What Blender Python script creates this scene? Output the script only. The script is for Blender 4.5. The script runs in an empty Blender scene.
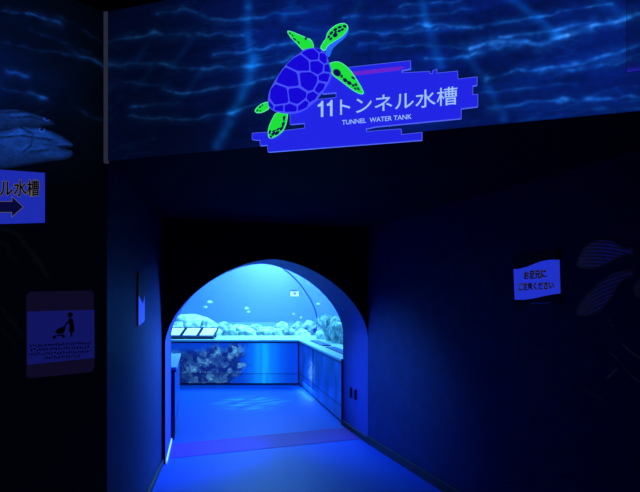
import bpy, bmesh, math, random
import numpy as np
from mathutils import Vector, Matrix, noise as mnoise
from mathutils.geometry import tessellate_polygon

random.seed(7)
SC = bpy.context.scene
COL = SC.collection
EYE = 1.5; F = 520.0; CX = 320.0; HY = 295.0

# ------------------------------------------------------------------ helpers
def lin(c):
    c = c/255.0
    return c/12.92 if c <= .04045 else ((c+.055)/1.055)**2.4
def rgb(r, g, b): return (lin(r), lin(g), lin(b), 1.0)

def mat(name, base, rough=.6, spec=.5, emit=None, es=0, metal=0):
    m = bpy.data.materials.new(name); m.use_nodes = True
    b = m.node_tree.nodes['Principled BSDF']
    b.inputs['Base Color'].default_value = base
    b.inputs['Roughness'].default_value = rough
    b.inputs['Specular IOR Level'].default_value = spec
    b.inputs['Metallic'].default_value = metal
    if emit is not None:
        b.inputs['Emission Color'].default_value = emit
        b.inputs['Emission Strength'].default_value = es
    return m

def noisy(name, c1, c2, scale=20, rough=.6, spec=.5, bump=0, detail=6, stretch=(1,1,1)):
    m = mat(name, c1, rough, spec); nt = m.node_tree; b = nt.nodes['Principled BSDF']
    tc = nt.nodes.new('ShaderNodeTexCoord'); mp = nt.nodes.new('ShaderNodeMapping')
    mp.inputs['Scale'].default_value = stretch
    n = nt.nodes.new('ShaderNodeTexNoise'); n.inputs['Scale'].default_value = scale; n.inputs['Detail'].default_value = detail
    r = nt.nodes.new('ShaderNodeValToRGB')
    r.color_ramp.elements[0].position = .35; r.color_ramp.elements[0].color = c1
    r.color_ramp.elements[1].position = .65; r.color_ramp.elements[1].color = c2
    L = nt.links.new
    L(tc.outputs['Object'], mp.inputs['Vector']); L(mp.outputs['Vector'], n.inputs['Vector'])
    L(n.outputs['Fac'], r.inputs['Fac']); L(r.outputs['Color'], b.inputs['Base Color'])
    if bump:
        bp = nt.nodes.new('ShaderNodeBump'); bp.inputs['Strength'].default_value = bump; bp.inputs['Distance'].default_value = .02
        L(n.outputs['Fac'], bp.inputs['Height']); L(bp.outputs['Normal'], b.inputs['Normal'])
    return m

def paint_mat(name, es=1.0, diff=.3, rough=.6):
    """printed artwork: colours come from the mesh's own 'print' attribute; the emission stands in for blacklight on the print"""
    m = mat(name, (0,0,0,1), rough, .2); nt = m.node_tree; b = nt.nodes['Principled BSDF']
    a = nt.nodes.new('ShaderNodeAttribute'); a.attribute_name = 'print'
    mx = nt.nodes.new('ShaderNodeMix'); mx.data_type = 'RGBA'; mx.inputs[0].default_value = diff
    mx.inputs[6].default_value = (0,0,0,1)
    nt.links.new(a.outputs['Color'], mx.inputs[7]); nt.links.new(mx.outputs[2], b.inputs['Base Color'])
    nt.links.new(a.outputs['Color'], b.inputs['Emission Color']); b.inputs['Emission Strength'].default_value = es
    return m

def link(name, me, mats, parent=None):
    o = bpy.data.objects.new(name, me); COL.objects.link(o)
    for m in (mats if isinstance(mats, (list, tuple)) else [mats]): me.materials.append(m)
    if parent is not None: o.parent = parent
    return o

def mesh(name, vs, fs, mats, parent=None, smooth=False):
    me = bpy.data.meshes.new(name); me.from_pydata([tuple(v) for v in vs], [], fs); me.update()
    if smooth:
        for p in me.polygons: p.use_smooth = True
    return link(name, me, mats, parent)

def bmobj(name, bm, mats, parent=None, smooth=False):
    me = bpy.data.meshes.new(name); bm.normal_update(); bm.to_mesh(me); bm.free()
    if smooth:
        for p in me.polygons: p.use_smooth = True
    return link(name, me, mats, parent)

def empty(name, loc=(0,0,0)):
    o = bpy.data.objects.new(name, None); o.location = loc; o.empty_display_size = .1; COL.objects.link(o); return o

def tag(o, label, cat, group=None, kind=None):
    o['label'] = label; o['category'] = cat
    if group: o['group'] = group
    if kind: o['kind'] = kind
    return o
def struct(o): o['kind'] = 'structure'; return o

def bm_box(bm, O, ax, ay, az, lo, hi, bev=0, mi=0):
    """box in a local frame O + x*ax + y*ay + z*az"""
    vs = []
    for k in range(8):
        c = [hi[i] if (k >> i) & 1 else lo[i] for i in range(3)]
        vs.append(bm.verts.new(Vector(O)+Vector(ax)*c[0]+Vector(ay)*c[1]+Vector(az)*c[2]))
    fs = [bm.faces.new([vs[i] for i in q]) for q in ((0,2,3,1),(4,5,7,6),(0,1,5,4),(2,6,7,3),(0,4,6,2),(1,3,7,5))]
    for f in fs: f.material_index = mi
    if bev:
        es = list({e for f in fs for e in f.edges})
        bmesh.ops.bevel(bm, geom=es, offset=bev, segments=2, affect='EDGES', profile=.6)

class Plane:
    """a real wall plane: origin, unit u (along), unit v (up); n faces the viewer"""
    def __init__(s, A, B, off=0.0):
        A = Vector((A[0], A[1], 0)); B = Vector((B[0], B[1], 0))
        s.u = (B-A).normalized(); s.v = Vector((0,0,1)); s.n = s.u.cross(s.v).normalized()
        if s.n.dot(Vector((0,0,0))-A) < 0: s.n = -s.n
        s.o = A + s.n*off; s.len = (B-A).length
    def off(s, d):
        q = Plane.__new__(Plane); q.u, q.v, q.n, q.len = s.u, s.v, s.n, s.len; q.o = s.o + s.n*d; return q
    def uv(s, x, y):                       # where a picture position meets this wall
        d = Vector(((x-CX)/F, 1, (HY-y)/F)); e = Vector((0,0,EYE))
        t = (s.o-e).dot(s.n)/d.dot(s.n); p = e+d*t
        return ((p-s.o).dot(s.u), p.z)
    def P(s, u, v, d=0): return s.o + s.u*u + s.v*v + s.n*d
    def px(s, u, v):                       # numpy: the reverse
        X = s.o.x+s.u.x*u; Y = s.o.y+s.u.y*u
        return CX+F*X/Y, HY-F*(v-EYE)/Y

def fill(pl, pts, d, mi=0, bm=None):
    """flat polygon (u,v pts) tessellated on a plane"""
    vs = [bm.verts.new(pl.P(u, v, d)) for u, v in pts]
    for t in tessellate_polygon([[Vector((u, v, 0)) for u, v in pts]]):
        try:
            f = bm.faces.new([vs[i] for i in t]); f.material_index = mi
        except ValueError: pass
    return vs

def slab(pl, pts, d0, d1, bm, mi=0, side=None):
    a = fill(pl, pts, d1, mi, bm); b = fill(pl, pts, d0, mi, bm)
    n = len(pts)
    for i in range(n):
        f = bm.faces.new([a[i], a[(i+1) % n], b[(i+1) % n], b[i]]); f.material_index = mi if side is None else side

def chaikin(pts, it=2):
    for _ in range(it):
        q = []
        for i in range(len(pts)):
            a, b = pts[i], pts[(i+1) % len(pts)]
            q += [(a[0]*.75+b[0]*.25, a[1]*.75+b[1]*.25), (a[0]*.25+b[0]*.75, a[1]*.25+b[1]*.75)]
        pts = q
    return pts

def inpoly(x, y, poly):
    r = np.zeros(x.shape, bool); n = len(poly)
    for i in range(n):
        x0, y0 = poly[i]; x1, y1 = poly[(i+1) % n]
        if y0 == y1: continue
        r ^= ((y0 > y) != (y1 > y)) & (x < (x1-x0)*(y-y0)/(y1-y0)+x0)
    return r

def segdist(x, y, pts):
    best = np.full(x.shape, 1e9)
    for (x0, y0), (x1, y1) in zip(pts[:-1], pts[1:]):
        dx, dy = x1-x0, y1-y0; L = dx*dx+dy*dy+1e-9
        t = np.clip(((x-x0)*dx+(y-y0)*dy)/L, 0, 1)
        best = np.minimum(best, (x-x0-t*dx)**2+(y-y0-t*dy)**2)
    return np.sqrt(best)

RNG = np.random.RandomState(3)
TAB = RNG.rand(256, 256)
def vnoise(x, y):
    xi = np.floor(x).astype(int); yi = np.floor(y).astype(int); fx = x-xi; fy = y-yi
    fx = fx*fx*(3-2*fx); fy = fy*fy*(3-2*fy)
    g = lambda a, b: TAB[a % 256, b % 256]
    return (g(xi, yi)*(1-fx)+g(xi+1, yi)*fx)*(1-fy)+(g(xi, yi+1)*(1-fx)+g(xi+1, yi+1)*fx)*fy
def fbm(x, y, o=4):
    s = 0; a = .5
    for k in range(o): s = s+a*vnoise(x*2**k+17*k, y*2**k+31*k); a *= .5
    return s

def print_grid(name, pl, u0, u1, v0, v1, cell, fn, material, parent=None, poly=None, d=0.0, polyuv=False):
    """a flat printed sheet whose artwork is worked out per vertex"""
    nu = max(2, int((u1-u0)/cell)+1); nv = max(2, int((v1-v0)/cell)+1)
    U, V = np.meshgrid(np.linspace(u0, u1, nu), np.linspace(v0, v1, nv))
    X, Y = pl.px(U, V)
    C = fn(X, Y, U, V)                                        # (nv,nu,3) 0..255
    vs = np.stack([pl.o[i]+pl.u[i]*U+pl.v[i]*V+pl.n[i]*d for i in range(3)], -1).reshape(-1, 3)
    idx = np.arange(nu*nv).reshape(nv, nu)
    q = np.stack([idx[:-1, :-1], idx[:-1, 1:], idx[1:, 1:], idx[1:, :-1]], -1).reshape(-1, 4)
    if poly is not None:
        mx = X if not polyuv else U; my = Y if not polyuv else V
        c = lambda A: (A[:-1, :-1]+A[1:, 1:])/2
        keep = inpoly(c(mx), c(my), poly).reshape(-1); q = q[keep]
        used = np.unique(q); remap = -np.ones(nu*nv, int); remap[used] = np.arange(len(used)); q = remap[q]; vs = vs[used]
        C = C.reshape(-1, 3)[used]
    me = bpy.data.meshes.new(name); me.from_pydata(vs.tolist(), [], q.tolist()); me.update()
    c = np.clip(C.reshape(-1, 3)/255.0, 0, 1); c = np.where(c <= .04045, c/12.92, ((c+.055)/1.055)**2.4)
    at = me.attributes.new('print', 'FLOAT_COLOR', 'POINT')
    at.data.foreach_set('color', np.concatenate([c, np.ones((len(c), 1))], 1).astype(np.float32).ravel())
    return link(name, me, material, parent)

def text_pts(body, offset=0.0):
    cu = bpy.data.curves.new('lettering', 'FONT'); cu.body = body; cu.size = 1; cu.offset = offset; cu.resolution_u = 4
    o = bpy.data.objects.new('lettering', cu); COL.objects.link(o)
    dg = bpy.context.evaluated_depsgraph_get(); me = bpy.data.meshes.new_from_object(o.evaluated_get(dg))
    bpy.data.objects.remove(o); bpy.data.curves.remove(cu)
    return me
def lettering(name, body, pl, bl, br, tl, d, material, parent, offset=0.0, ref=None):
    """words on a wall: lower-left, lower-right and upper-left corner of their box in picture positions"""
    me = text_pts(body, offset); rm = text_pts(body, 0) if offset else me
    xs = [v.co.x for v in rm.vertices]; ys = [v.co.y for v in rm.vertices]
    x0, x1, y0, y1 = min(xs), max(xs), min(ys), max(ys)
    a = Vector(pl.uv(*bl)); b = Vector(pl.uv(*br)); c = Vector(pl.uv(*tl))
    for v in me.vertices:
        s = (v.co.x-x0)/(x1-x0); t = (v.co.y-y0)/(y1-y0)
        w = a+(b-a)*s+(c-a)*t; v.co = pl.P(w.x, w.y, d)
    return link(name, me, material, parent)

# ------------------------------------------------------------------ plan of the place (metres; viewer at 0,0)
A_H, B_H = (-1.09, 2.66), (1.737, 1.755)           # header wall
LW0, LW1 = (-1.09, 2.66), (-1.40, 4.6)             # passage wall on one side
RW1, RW0 = (0.486, 5.27), (1.737, 1.755)           # passage wall on the other
ML0, ML1 = (-2.40, 1.01), (-1.09, 2.66)            # mural wall
AI0, AI1 = (-1.535, 5.36), (0.265, 6.0)            # inner arch
SOF, TOP = 2.18, 2.94
CO = Vector((-.35, 8.67, 0)); NE = Vector((.265, 6.0, 0))     # counter corner, counter near end
RD = (NE-CO).normalized(); RN = Vector((-RD.y, RD.x, 0))      # along, away from walkway
if RN.x < 0: RN = -RN

# ------------------------------------------------------------------ materials
M_wall = noisy('navy_wall_paint', (.008,.018,.075,1), (.013,.024,.095,1), 9, .6, .12)
M_dark = noisy('black_wall_paint', (.008,.010,.02,1), (.013,.015,.03,1), 6, .8, .05)
M_reveal = noisy('blue_arch_paint', (.04,.045,.21,1), (.045,.05,.235,1), 8, .6, .2)
M_ceil = noisy('black_ceiling_paint', (.008,.01,.02,1), (.012,.014,.03,1), 5, .9, .05)
M_floor = noisy('blue_vinyl_floor', (.002,.066,.56,1), (.003,.080,.64,1), 60, .5, .07, .05)
M_floor_glow = noisy('painted_purple_light', (.11,.012,.34,1), (.135,.016,.40,1), 60, .6, .1)  # purple light put into a floor colour
M_black = noisy('black_skirting', (.006,.007,.015,1), (.01,.012,.02,1), 20, .6, .3)
M_metal = mat('grey_metal_strip', rgb(60,64,78), .4, .5, rgb(52,56,74), .55)
M_top = noisy('pale_counter_laminate', (.45,.55,.75,1), (.5,.6,.8,1), 40, .3, .5)
M_panel = noisy('dark_counter_frame', (.01,.015,.06,1), (.014,.02,.08,1), 30, .4, .4)
M_frame = mat('dark_blue_frame', (.006,.012,.10,1), .35, .5)
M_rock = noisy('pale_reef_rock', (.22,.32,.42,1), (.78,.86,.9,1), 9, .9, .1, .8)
M_rock2 = noisy('darker_reef_rock', (.10,.18,.28,1), (.5,.6,.66,1), 11, .9, .1, .9)  # darker rock colour mixed in among the pale ones
M_sand = noisy('white_tank_sand', (.4,.45,.45,1), (.5,.55,.55,1), 30, .95, .05, .3)
M_back = noisy('tank_backdrop_paint', (.14,.35,.95,1), (.16,.38,.98,1), .6, .9, .05)
M_white = mat('white_print', (.85,.87,.9,1), .5, .3)

def acrylic(name):
    m = bpy.data.materials.new(name); m.use_nodes = True; nt = m.node_tree; nt.nodes.clear()
    o = nt.nodes.new('ShaderNodeOutputMaterial'); mx = nt.nodes.new('ShaderNodeMixShader')
    t = nt.nodes.new('ShaderNodeBsdfTransparent'); t.inputs[0].default_value = (.95,.98,1,1)
    g = nt.nodes.new('ShaderNodeBsdfGlossy'); g.inputs['Roughness'].default_value = .03
    fr = nt.nodes.new('ShaderNodeLayerWeight'); fr.inputs[0].default_value = .5
    pw = nt.nodes.new('ShaderNodeMath'); pw.operation = 'POWER'; pw.inputs[1].default_value = 5
    ml = nt.nodes.new('ShaderNodeMath'); ml.operation = 'MULTIPLY_ADD'; ml.inputs[1].default_value = .16; ml.inputs[2].default_value = .01
    nt.links.new(fr.outputs['Facing'], pw.inputs[0]); nt.links.new(pw.outputs[0], ml.inputs[0])
    nt.links.new(ml.outputs[0], mx.inputs[0]); nt.links.new(t.outputs[0], mx.inputs[1]); nt.links.new(g.outputs[0], mx.inputs[2])
    nt.links.new(mx.outputs[0], o.inputs['Surface']); return m
M_acr = acrylic('clear_acrylic')

def water_mat():
    m = bpy.data.materials.new('tank_water_haze'); m.use_nodes = True; nt = m.node_tree; nt.nodes.clear()
    o = nt.nodes.new('ShaderNodeOutputMaterial'); t = nt.nodes.new('ShaderNodeBsdfTransparent')
    a = nt.nodes.new('ShaderNodeVolumeAbsorption'); a.inputs[0].default_value = (.10,.62,.95,1); a.inputs[1].default_value = .10
    e = nt.nodes.new('ShaderNodeEmission'); e.inputs[0].default_value = (.02,.22,1,1); e.inputs[1].default_value = .075  # emission stands in for light scattered in the water
    ad = nt.nodes.new('ShaderNodeAddShader')
    nt.links.new(a.outputs[0], ad.inputs[0]); nt.links.new(e.outputs[0], ad.inputs[1])
    nt.links.new(ad.outputs[0], o.inputs['Volume']); nt.links.new(t.outputs[0], o.inputs['Surface'])
    return m

# ------------------------------------------------------------------ shell
struct(mesh('floor', [(-6,-1,0),(4,-1,0),(4,9.7,0),(-6,9.7,0)], [(0,1,2,3)], M_floor))
def quadwall(name, a, b, z0, z1, m): return struct(mesh(name, [(*a,z0),(*b,z0),(*b,z1),(*a,z1)], [(0,1,2,3)], m))
quadwall('wall_header', A_H, B_H, SOF, TOP, M_dark)
quadwall('wall_left', LW0, LW1, 0, SOF, M_wall)
quadwall('wall_right', RW1, (2.41, -.14), 0, TOP, M_wall)
quadwall('wall_mural_side', ML0, ML1, 0, TOP, M_dark)
struct(mesh('ceiling', [(-2.6,-.2,TOP),(2.6,-.2,TOP),(*B_H,TOP),(*A_H,TOP),(-2.4,1.01,TOP)], [(0,1,2,3,4)], M_ceil))
struct(mesh('ceiling_passage', [(*A_H,SOF),(*B_H,SOF),(*RW1,SOF),(*LW1,SOF)], [(0,1,2,3)], M_dark))

def archcurve(a, b, u0, u1, zs=1.07, h=.77, p=1.7, n=48):
    a = Vector((*a,0)); b = Vector((*b,0)); d = (b-a).normalized(); out = []
    c, hw = (u0+u1)/2, (u1-u0)/2
    us = [(u0,0)]+[(u0,zs*.5)]
    for i in range(n+1):
        th = math.pi*(1-i/n); t = math.cos(th)
        k = abs(math.sin(th))
        # even spread along the curve
        us.append((c+hw*math.copysign(abs(t)**(2/p), t), zs+h*k**(2/p)))
    us += [(u1,zs*.5),(u1,0)]
    return [a+d*u+Vector((0,0,z)) for u, z in us], us, a, d
def archwall(name, a, b, u0, u1, ulo, uhi, ztop, m):
    pts, us, A, d = archcurve(a, b, u0, u1); n = len(pts)
    outer = []
    for i, (u, z) in enumerate(us):
        outer.append(A+d*u+Vector((0,0,ztop)) if 0 < i < n-1 else A+d*u+Vector((0,0,ztop)))
    vs = pts+outer; fs = [(i, i+1, n+i+1, n+i) for i in range(n-1) if abs(us[i][0]-us[i+1][0]) > 1e-9]
    k = len(vs)
    vs += [A+d*ulo, A+d*u0, A+d*u0+Vector((0,0,ztop)), A+d*ulo+Vector((0,0,ztop)), A+d*u1, A+d*uhi, A+d*uhi+Vector((0,0,ztop)), A+d*u1+Vector((0,0,ztop))]
    fs += [(k,k+1,k+2,k+3),(k+4,k+5,k+6,k+7)]
    struct(mesh(name, vs, fs, m)); return pts
L1 = (Vector(RW1)-Vector(LW1)).length; L2 = (Vector(AI1)-Vector(AI0)).length
c1 = archwall('wall_arch', LW1, RW1, .03, L1-.001, 0, L1, SOF, M_ceil)
c2 = archwall('wall_tunnel_end', AI0, AI1, 0, L2, -5.6, 6.4, 3.6, M_ceil)
n = len(c1)
struct(mesh('wall_arch_reveal', c1+c2, [(i, i+1, n+i+1, n+i) for i in range(n-1)], M_reveal, smooth=True))

# purple light across the threshold, painted as a flat strip parallel to the arch
u = (Vector((*AI1,0))-Vector((*AI0,0))).normalized()
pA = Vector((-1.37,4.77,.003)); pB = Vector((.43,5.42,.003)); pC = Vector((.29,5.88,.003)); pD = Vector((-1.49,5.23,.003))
t = struct(mesh('painted_threshold_glow', [pA,pB,pC,pD], [(0,1,2,3)], M_floor_glow))

def skirting(name, a, b, h=.075, th=.018, m=M_black):
    pl = Plane(a, b); bm = bmesh.new()
    bm_box(bm, pl.o, pl.u, pl.n, pl.v, (0,.001,0), (pl.len,th,h), .003)
    return struct(bmobj(name, bm, m))
skirting('baseboard_right', RW1, (2.41,-.14))
skirting('baseboard_arch', AI1, RW1, .06)
skirting('baseboard_left', LW0, LW1, .05)
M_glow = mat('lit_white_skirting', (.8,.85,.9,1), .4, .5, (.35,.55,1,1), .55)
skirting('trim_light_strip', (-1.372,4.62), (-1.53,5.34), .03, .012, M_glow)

# metal corner strip beside the banner
plH = Plane(A_H, B_H); plM = Plane(ML1, ML0) if False else Plane(ML0, ML1)
plL = Plane(LW0, LW1); plR = Plane(RW1, RW0)
bm = bmesh.new(); bm_box(bm, plH.o, plH.u, plH.n, plH.v, (-.006,.002,SOF-.01), (.016,.022,TOP), .004)
struct(bmobj('trim_corner', bm, M_metal))

# ------------------------------------------------------------------ banner artwork
STREAK = [  # points, half width, strength
 ([(108,44),(112,43),(134,39),(155,33.5),(183,37),(204,35.5),(245,36)],1.7,.55),
 ([(157,15),(183,10),(217,21),(245,21),(287,14),(330,9)],1.5,.45),
 ([(214,55),(248,53),(290,45),(330,38)],1.6,.5),
 ([(112,66),(152,64.5),(169,67),(197,71),(248,67),(272,65),(296,58)],1.7,.65),
 ([(166,90),(183,95),(214,89),(248,84),(280,76)],1.5,.5),
 ([(134,107),(162,107),(180,105)],1.4,.4),
 ([(131,117),(183,121),(231,114),(262,104)],1.5,.45),
 ([(108,88),(130,84),(160,86)],1.2,.25),
 ([(300,30),(350,34),(411,34),(470,28)],1.5,.4),
 ([(345,18),(390,17),(423,18),(470,10)],1.5,.45),
 ([(380,50),(430,46),(470,49)],1.3,.3),
 ([(400,8),(422,6),(460,2)],1.4,.4),
 ([(385,33),(400,30),(426,26),(475,28),(524,22),(565,13),(610,5)],1.5,.5),
 ([(470,50),(494,45),(524,43),(539,47),(565,37),(590,30),(610,24),(625,19),(650,12)],2.6,.95),
 ([(500,38),(530,36),(560,31),(590,26)],2.2,.55),
 ([(426,60),(467,59),(494,49),(520,47)],1.5,.5),
 ([(486,82),(512,73),(557,69),(587,62),(625,52),(648,44)],2.2,.6),
 ([(540,74),(590,70),(640,60)],2.0,.35),
 ([(486,109),(527,104),(565,101),(610,99),(650,96)],2.0,.5),
 ([(480,95),(520,90),(575,86)],1.6,.3),
 ([(520,121),(580,112),(640,108)],2.0,.25),
 ([(360,46),(400,44)],1.2,.25),
]
SHAFT = [
 ([(252,-20),(249,3),(249,38),(253,66)],5,.5), ([(256,60),(246,90),(233,116),(219,147)],6,.65),
 ([(420,-10),(427,24),(441,67)],5,.55), ([(505,-5),(539,22),(556,36)],5,.5), ([(467,56),(486,85),(505,120)],4.5,.3),
 ([(585,-10),(628,20)],5,.25), ([(158,34),(138,60)],3.5,.22), ([(195,38),(176,64)],3.5,.22), ([(205,70),(186,95)],3.5,.22),
 ([(155,66),(138,90)],3,.15), ([(300,-10),(285,20)],5,.25), ([(365,-10),(352,30)],5,.2),
]
SPOT = [(155,33,4,.6),(190,37,3,.4),(200,36,2.5,.4),(152,65,3,.4),(193,70,3,.35),(248,67,4,.6),(233,114,5,.5),(249,9,4,.4),(427,26,4,.7),
 (481,29,3,.5),(467,59,3.5,.45),(486,82,3,.35),(525,43,4,.5),(565,38,4,.6),(541,46,4,.5),(610,23,4,.4),(502,121,4,.25),(527,104,3,.25),(155,139,3,.25),(134,116,3,.3)]
def banner_fn(X, Y, U, V):
    wx = X+3*(vnoise(X/14, Y/9)-.5)*2; wy = Y+2.0*(vnoise(X/11+50, Y/7+9)-.5)*2
    I = np.zeros(X.shape); S = np.zeros(X.shape)
    for p, w, s in STREAK:
        d = segdist(wx, wy, p)
        br = .25+1.5*vnoise(X/13+s*91, Y/9+w*33)*(.5+vnoise(X/4+s*17, Y/3))
        I += s*br*(.85*np.exp(-(d/(w*.8))**2)+.4*np.exp(-(d/(w*3.2))**2))
    for p, w, s in SHAFT:
        d = segdist(X, Y, p); S += 1.25*s*np.exp(-(d/w)**2)*(.6+.8*vnoise(X/9, Y/9))
    for x, y, r, s in SPOT:
        I += s*np.exp(-((X-x)**2+((Y-y)*1.6)**2)/r**2)
    n1 = fbm(U*3.0+4, V*16+2, 4); rid = np.clip(1-np.abs(n1-.47)*26, 0, 1)
    big = fbm(U*2.2+9, V*3+5, 3)
    I += rid*.22*np.clip((big-.3)*3, 0, 1)
    n2 = fbm(U*6+40, V*30+12, 3)
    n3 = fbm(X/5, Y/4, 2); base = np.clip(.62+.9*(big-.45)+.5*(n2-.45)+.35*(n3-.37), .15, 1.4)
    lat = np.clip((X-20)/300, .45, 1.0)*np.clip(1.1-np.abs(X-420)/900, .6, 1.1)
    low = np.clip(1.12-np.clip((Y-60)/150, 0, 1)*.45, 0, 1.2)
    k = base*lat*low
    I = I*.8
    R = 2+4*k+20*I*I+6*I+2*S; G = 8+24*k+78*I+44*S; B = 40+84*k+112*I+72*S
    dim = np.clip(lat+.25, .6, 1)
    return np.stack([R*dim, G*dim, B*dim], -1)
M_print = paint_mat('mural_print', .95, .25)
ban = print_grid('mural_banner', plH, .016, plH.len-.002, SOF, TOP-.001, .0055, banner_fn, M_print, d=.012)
tag(ban, 'long printed banner of rippling sunlit water across the header above the arch', 'banner')
# second board overlapping the banner's far end
u0b, vb = plH.uv(625.5, 74)
def board_fn(X, Y, U, V):
    c = banner_fn(X, Y, U, V)*.82
    e = np.exp(-np.clip(V-vb, 0, 9)/.012)
    c[..., 0] += 38*e; c[..., 1] += 8*e; c[..., 2] += 95*e
    return c
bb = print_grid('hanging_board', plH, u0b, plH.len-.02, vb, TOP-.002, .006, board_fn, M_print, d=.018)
tag(bb, 'dark blue ripple-printed board overlapping the upper end of the banner, violet lower edge', 'board')
bm = bmesh.new(); bm_box(bm, plH.o, plH.u, plH.n, plH.v, (u0b,.013,vb), (plH.len-.02,.0175,TOP-.002)); bmobj('board_core', bm, M_dark, bb)

# ------------------------------------------------------------------ tunnel sign with turtle
S = plH.off(.05); SU = plH.off(.064)
sign = empty('tunnel_sign', S.P(SU.uv(370,110)[0], SU.uv(370,110)[1]))
def sp(o):
    o.matrix_parent_inverse = Matrix.Translation(-sign.location); return o
PL = [(340,68),(410.5,60.4),(410.7,68.4),(401.8,70.2),(401.8,72.6),(429.8,71.2),(429.8,73.4),(432.5,73.2),(432.5,70.6),(437,68.8),(437,72.9),(457.4,70.8),(458,78.8),
 (477.3,76.7),(477,85),(472.8,85.6),(472.8,94.5),(477.8,94),(477.8,106.4),(461.2,108.5),(461.2,118.3),(375.7,126.6),(365.9,128.7),(366.5,131.4),
 (401,128.7),(401.5,134.3),(422,132.2),(422,140),(268,152),(267,145),(260,145.5),(260,140.3),(252,139.5),(252,133),(275,131.5),(304.5,128),(304.5,123),(290,124.3),(290,114),
 (310,105),(318,99.2),(336,97.4),(336,92.4),(322,93.6),(318,80)]
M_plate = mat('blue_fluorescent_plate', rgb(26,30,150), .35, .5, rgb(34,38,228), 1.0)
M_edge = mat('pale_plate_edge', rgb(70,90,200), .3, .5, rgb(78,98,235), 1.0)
uvp = [SU.uv(*p) for p in PL]
bm = bmesh.new(); slab(S, uvp, 0, .012, bm, 0, 1)
sp(bmobj('plate', bm, [M_plate, M_edge], sign))
# pale outline round the plate
bm = bmesh.new()
def ribbon(bm, pts, w, d, closed=True, mi=0):
    nn = len(pts)
    for i in range(nn if closed else nn-1):
        a = Vector(pts[i]); b = Vector(pts[(i+1) % nn]); t = (b-a)
        if t.length < 1e-6: continue
        t.normalize(); nrm = Vector((-t.y, t.x))*w; a2 = a-t*w; b2 = b+t*w
        f = bm.faces.new([bm.verts.new(S.P(*q, d)) for q in (a2-nrm, b2-nrm, b2+nrm, a2+nrm)]); f.material_index = mi
ribbon(bm, uvp, .0011, .0125); sp(bmobj('outline', bm, M_edge, sign))
M_mag = mat('painted_magenta_reflection', rgb(80,20,150), .4, .3, rgb(104,36,205), 1.0)  # reflection of magenta light painted onto the plate
bm = bmesh.new(); fill(S, [SU.uv(*p) for p in [(345,72.5),(400,66.3),(405,66.8),(399,70.3),(345,76.8)]], .013, 0, bm)
sp(bmobj('magenta_reflection', bm, M_mag, sign))['label'] = 'painted magenta reflection near the upper edge'
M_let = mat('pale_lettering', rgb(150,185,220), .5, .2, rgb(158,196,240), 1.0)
ONE = [(.52,0),(.80,0),(.80,1),(.58,1),(.50,.90),(.34,.82),(.16,.79),(.16,.66),(.52,.66)]
for x0, x1, yb, yt in ((316.2,325.0,117.4,101.4),(325.4,334.2,116.6,100.5)):
    bm = bmesh.new(); fill(S, [SU.uv(x0+(x1-x0)*a, yb+(yt-yb)*b-.9*a) for a, b in ONE], .013, 0, bm); sp(bmobj('digit', bm, M_let, sign))
sp(lettering('lettering', 'トンネル水槽', SU, (340,115.6), (457.3,104.2), (340,98.6), -.001, M_let, sign, .004))
sp(lettering('lettering', 'TUNNEL  WATER TANK', SU, (342,124.7), (411.5,118.7), (342,120.2), -.001, M_let, sign, .006))

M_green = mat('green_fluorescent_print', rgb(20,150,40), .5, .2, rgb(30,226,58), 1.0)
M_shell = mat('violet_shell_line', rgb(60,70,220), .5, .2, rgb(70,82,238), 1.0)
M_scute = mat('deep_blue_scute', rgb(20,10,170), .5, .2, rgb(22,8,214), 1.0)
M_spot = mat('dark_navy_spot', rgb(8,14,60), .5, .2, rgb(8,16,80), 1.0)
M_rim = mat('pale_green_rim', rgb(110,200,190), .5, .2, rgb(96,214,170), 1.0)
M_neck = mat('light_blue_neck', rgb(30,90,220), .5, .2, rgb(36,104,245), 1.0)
T1 = lambda p: (255+p[0]/6.155, 40+p[1]/6.155)
T2 = lambda p: (280+p[0]/5.79, 15+p[1]/5.79)
T3 = lambda p: (245+p[0]/7.57, 90+p[1]/7.57)
turtle = empty('turtle_figure'); turtle.parent = sign; turtle.matrix_parent_inverse = Matrix.Identity(4)
turtle.location = (0,0,0)
def tp(o):
    o.matrix_parent_inverse = Matrix.Translation(-sign.location); return o
def growp(p, k):
    cx = sum(q[0] for q in p)/len(p); cy = sum(q[1] for q in p)/len(p); return [(cx+(x-cx)*k, cy+(y-cy)*k) for x, y in p]
def flat(name, T, out, spots, d0, d1, body, spotm, rim=None, it=2, rimw=.0014):
    bm = bmesh.new(); o = [SU.uv(*T(p)) for p in chaikin(out, it)]
    slab(S, o, d0, d1, bm, 0)
    for s in spots: fill(S, [SU.uv(*T(p)) for p in chaikin(growp(s, 1.3), 1)], d1+.0006, 1, bm)
    ms = [body, spotm]
    if rim: ribbon(bm, o, rimw, d1+.0003, True, 2); ms.append(rim)
    return tp(bmobj(name, bm, ms, turtle))
SH = [(300,65),(330,55),(365,50),(410,58),(440,85),(452,130),(468,165),(475,200),(467,240),(440,290),(400,345),(360,390),(310,430),(265,450),(200,458),(150,450),(110,436),(86,412),(82,375),(90,320),(108,285),(128,250),(163,195),(198,150),(250,103),(285,82)]
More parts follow.
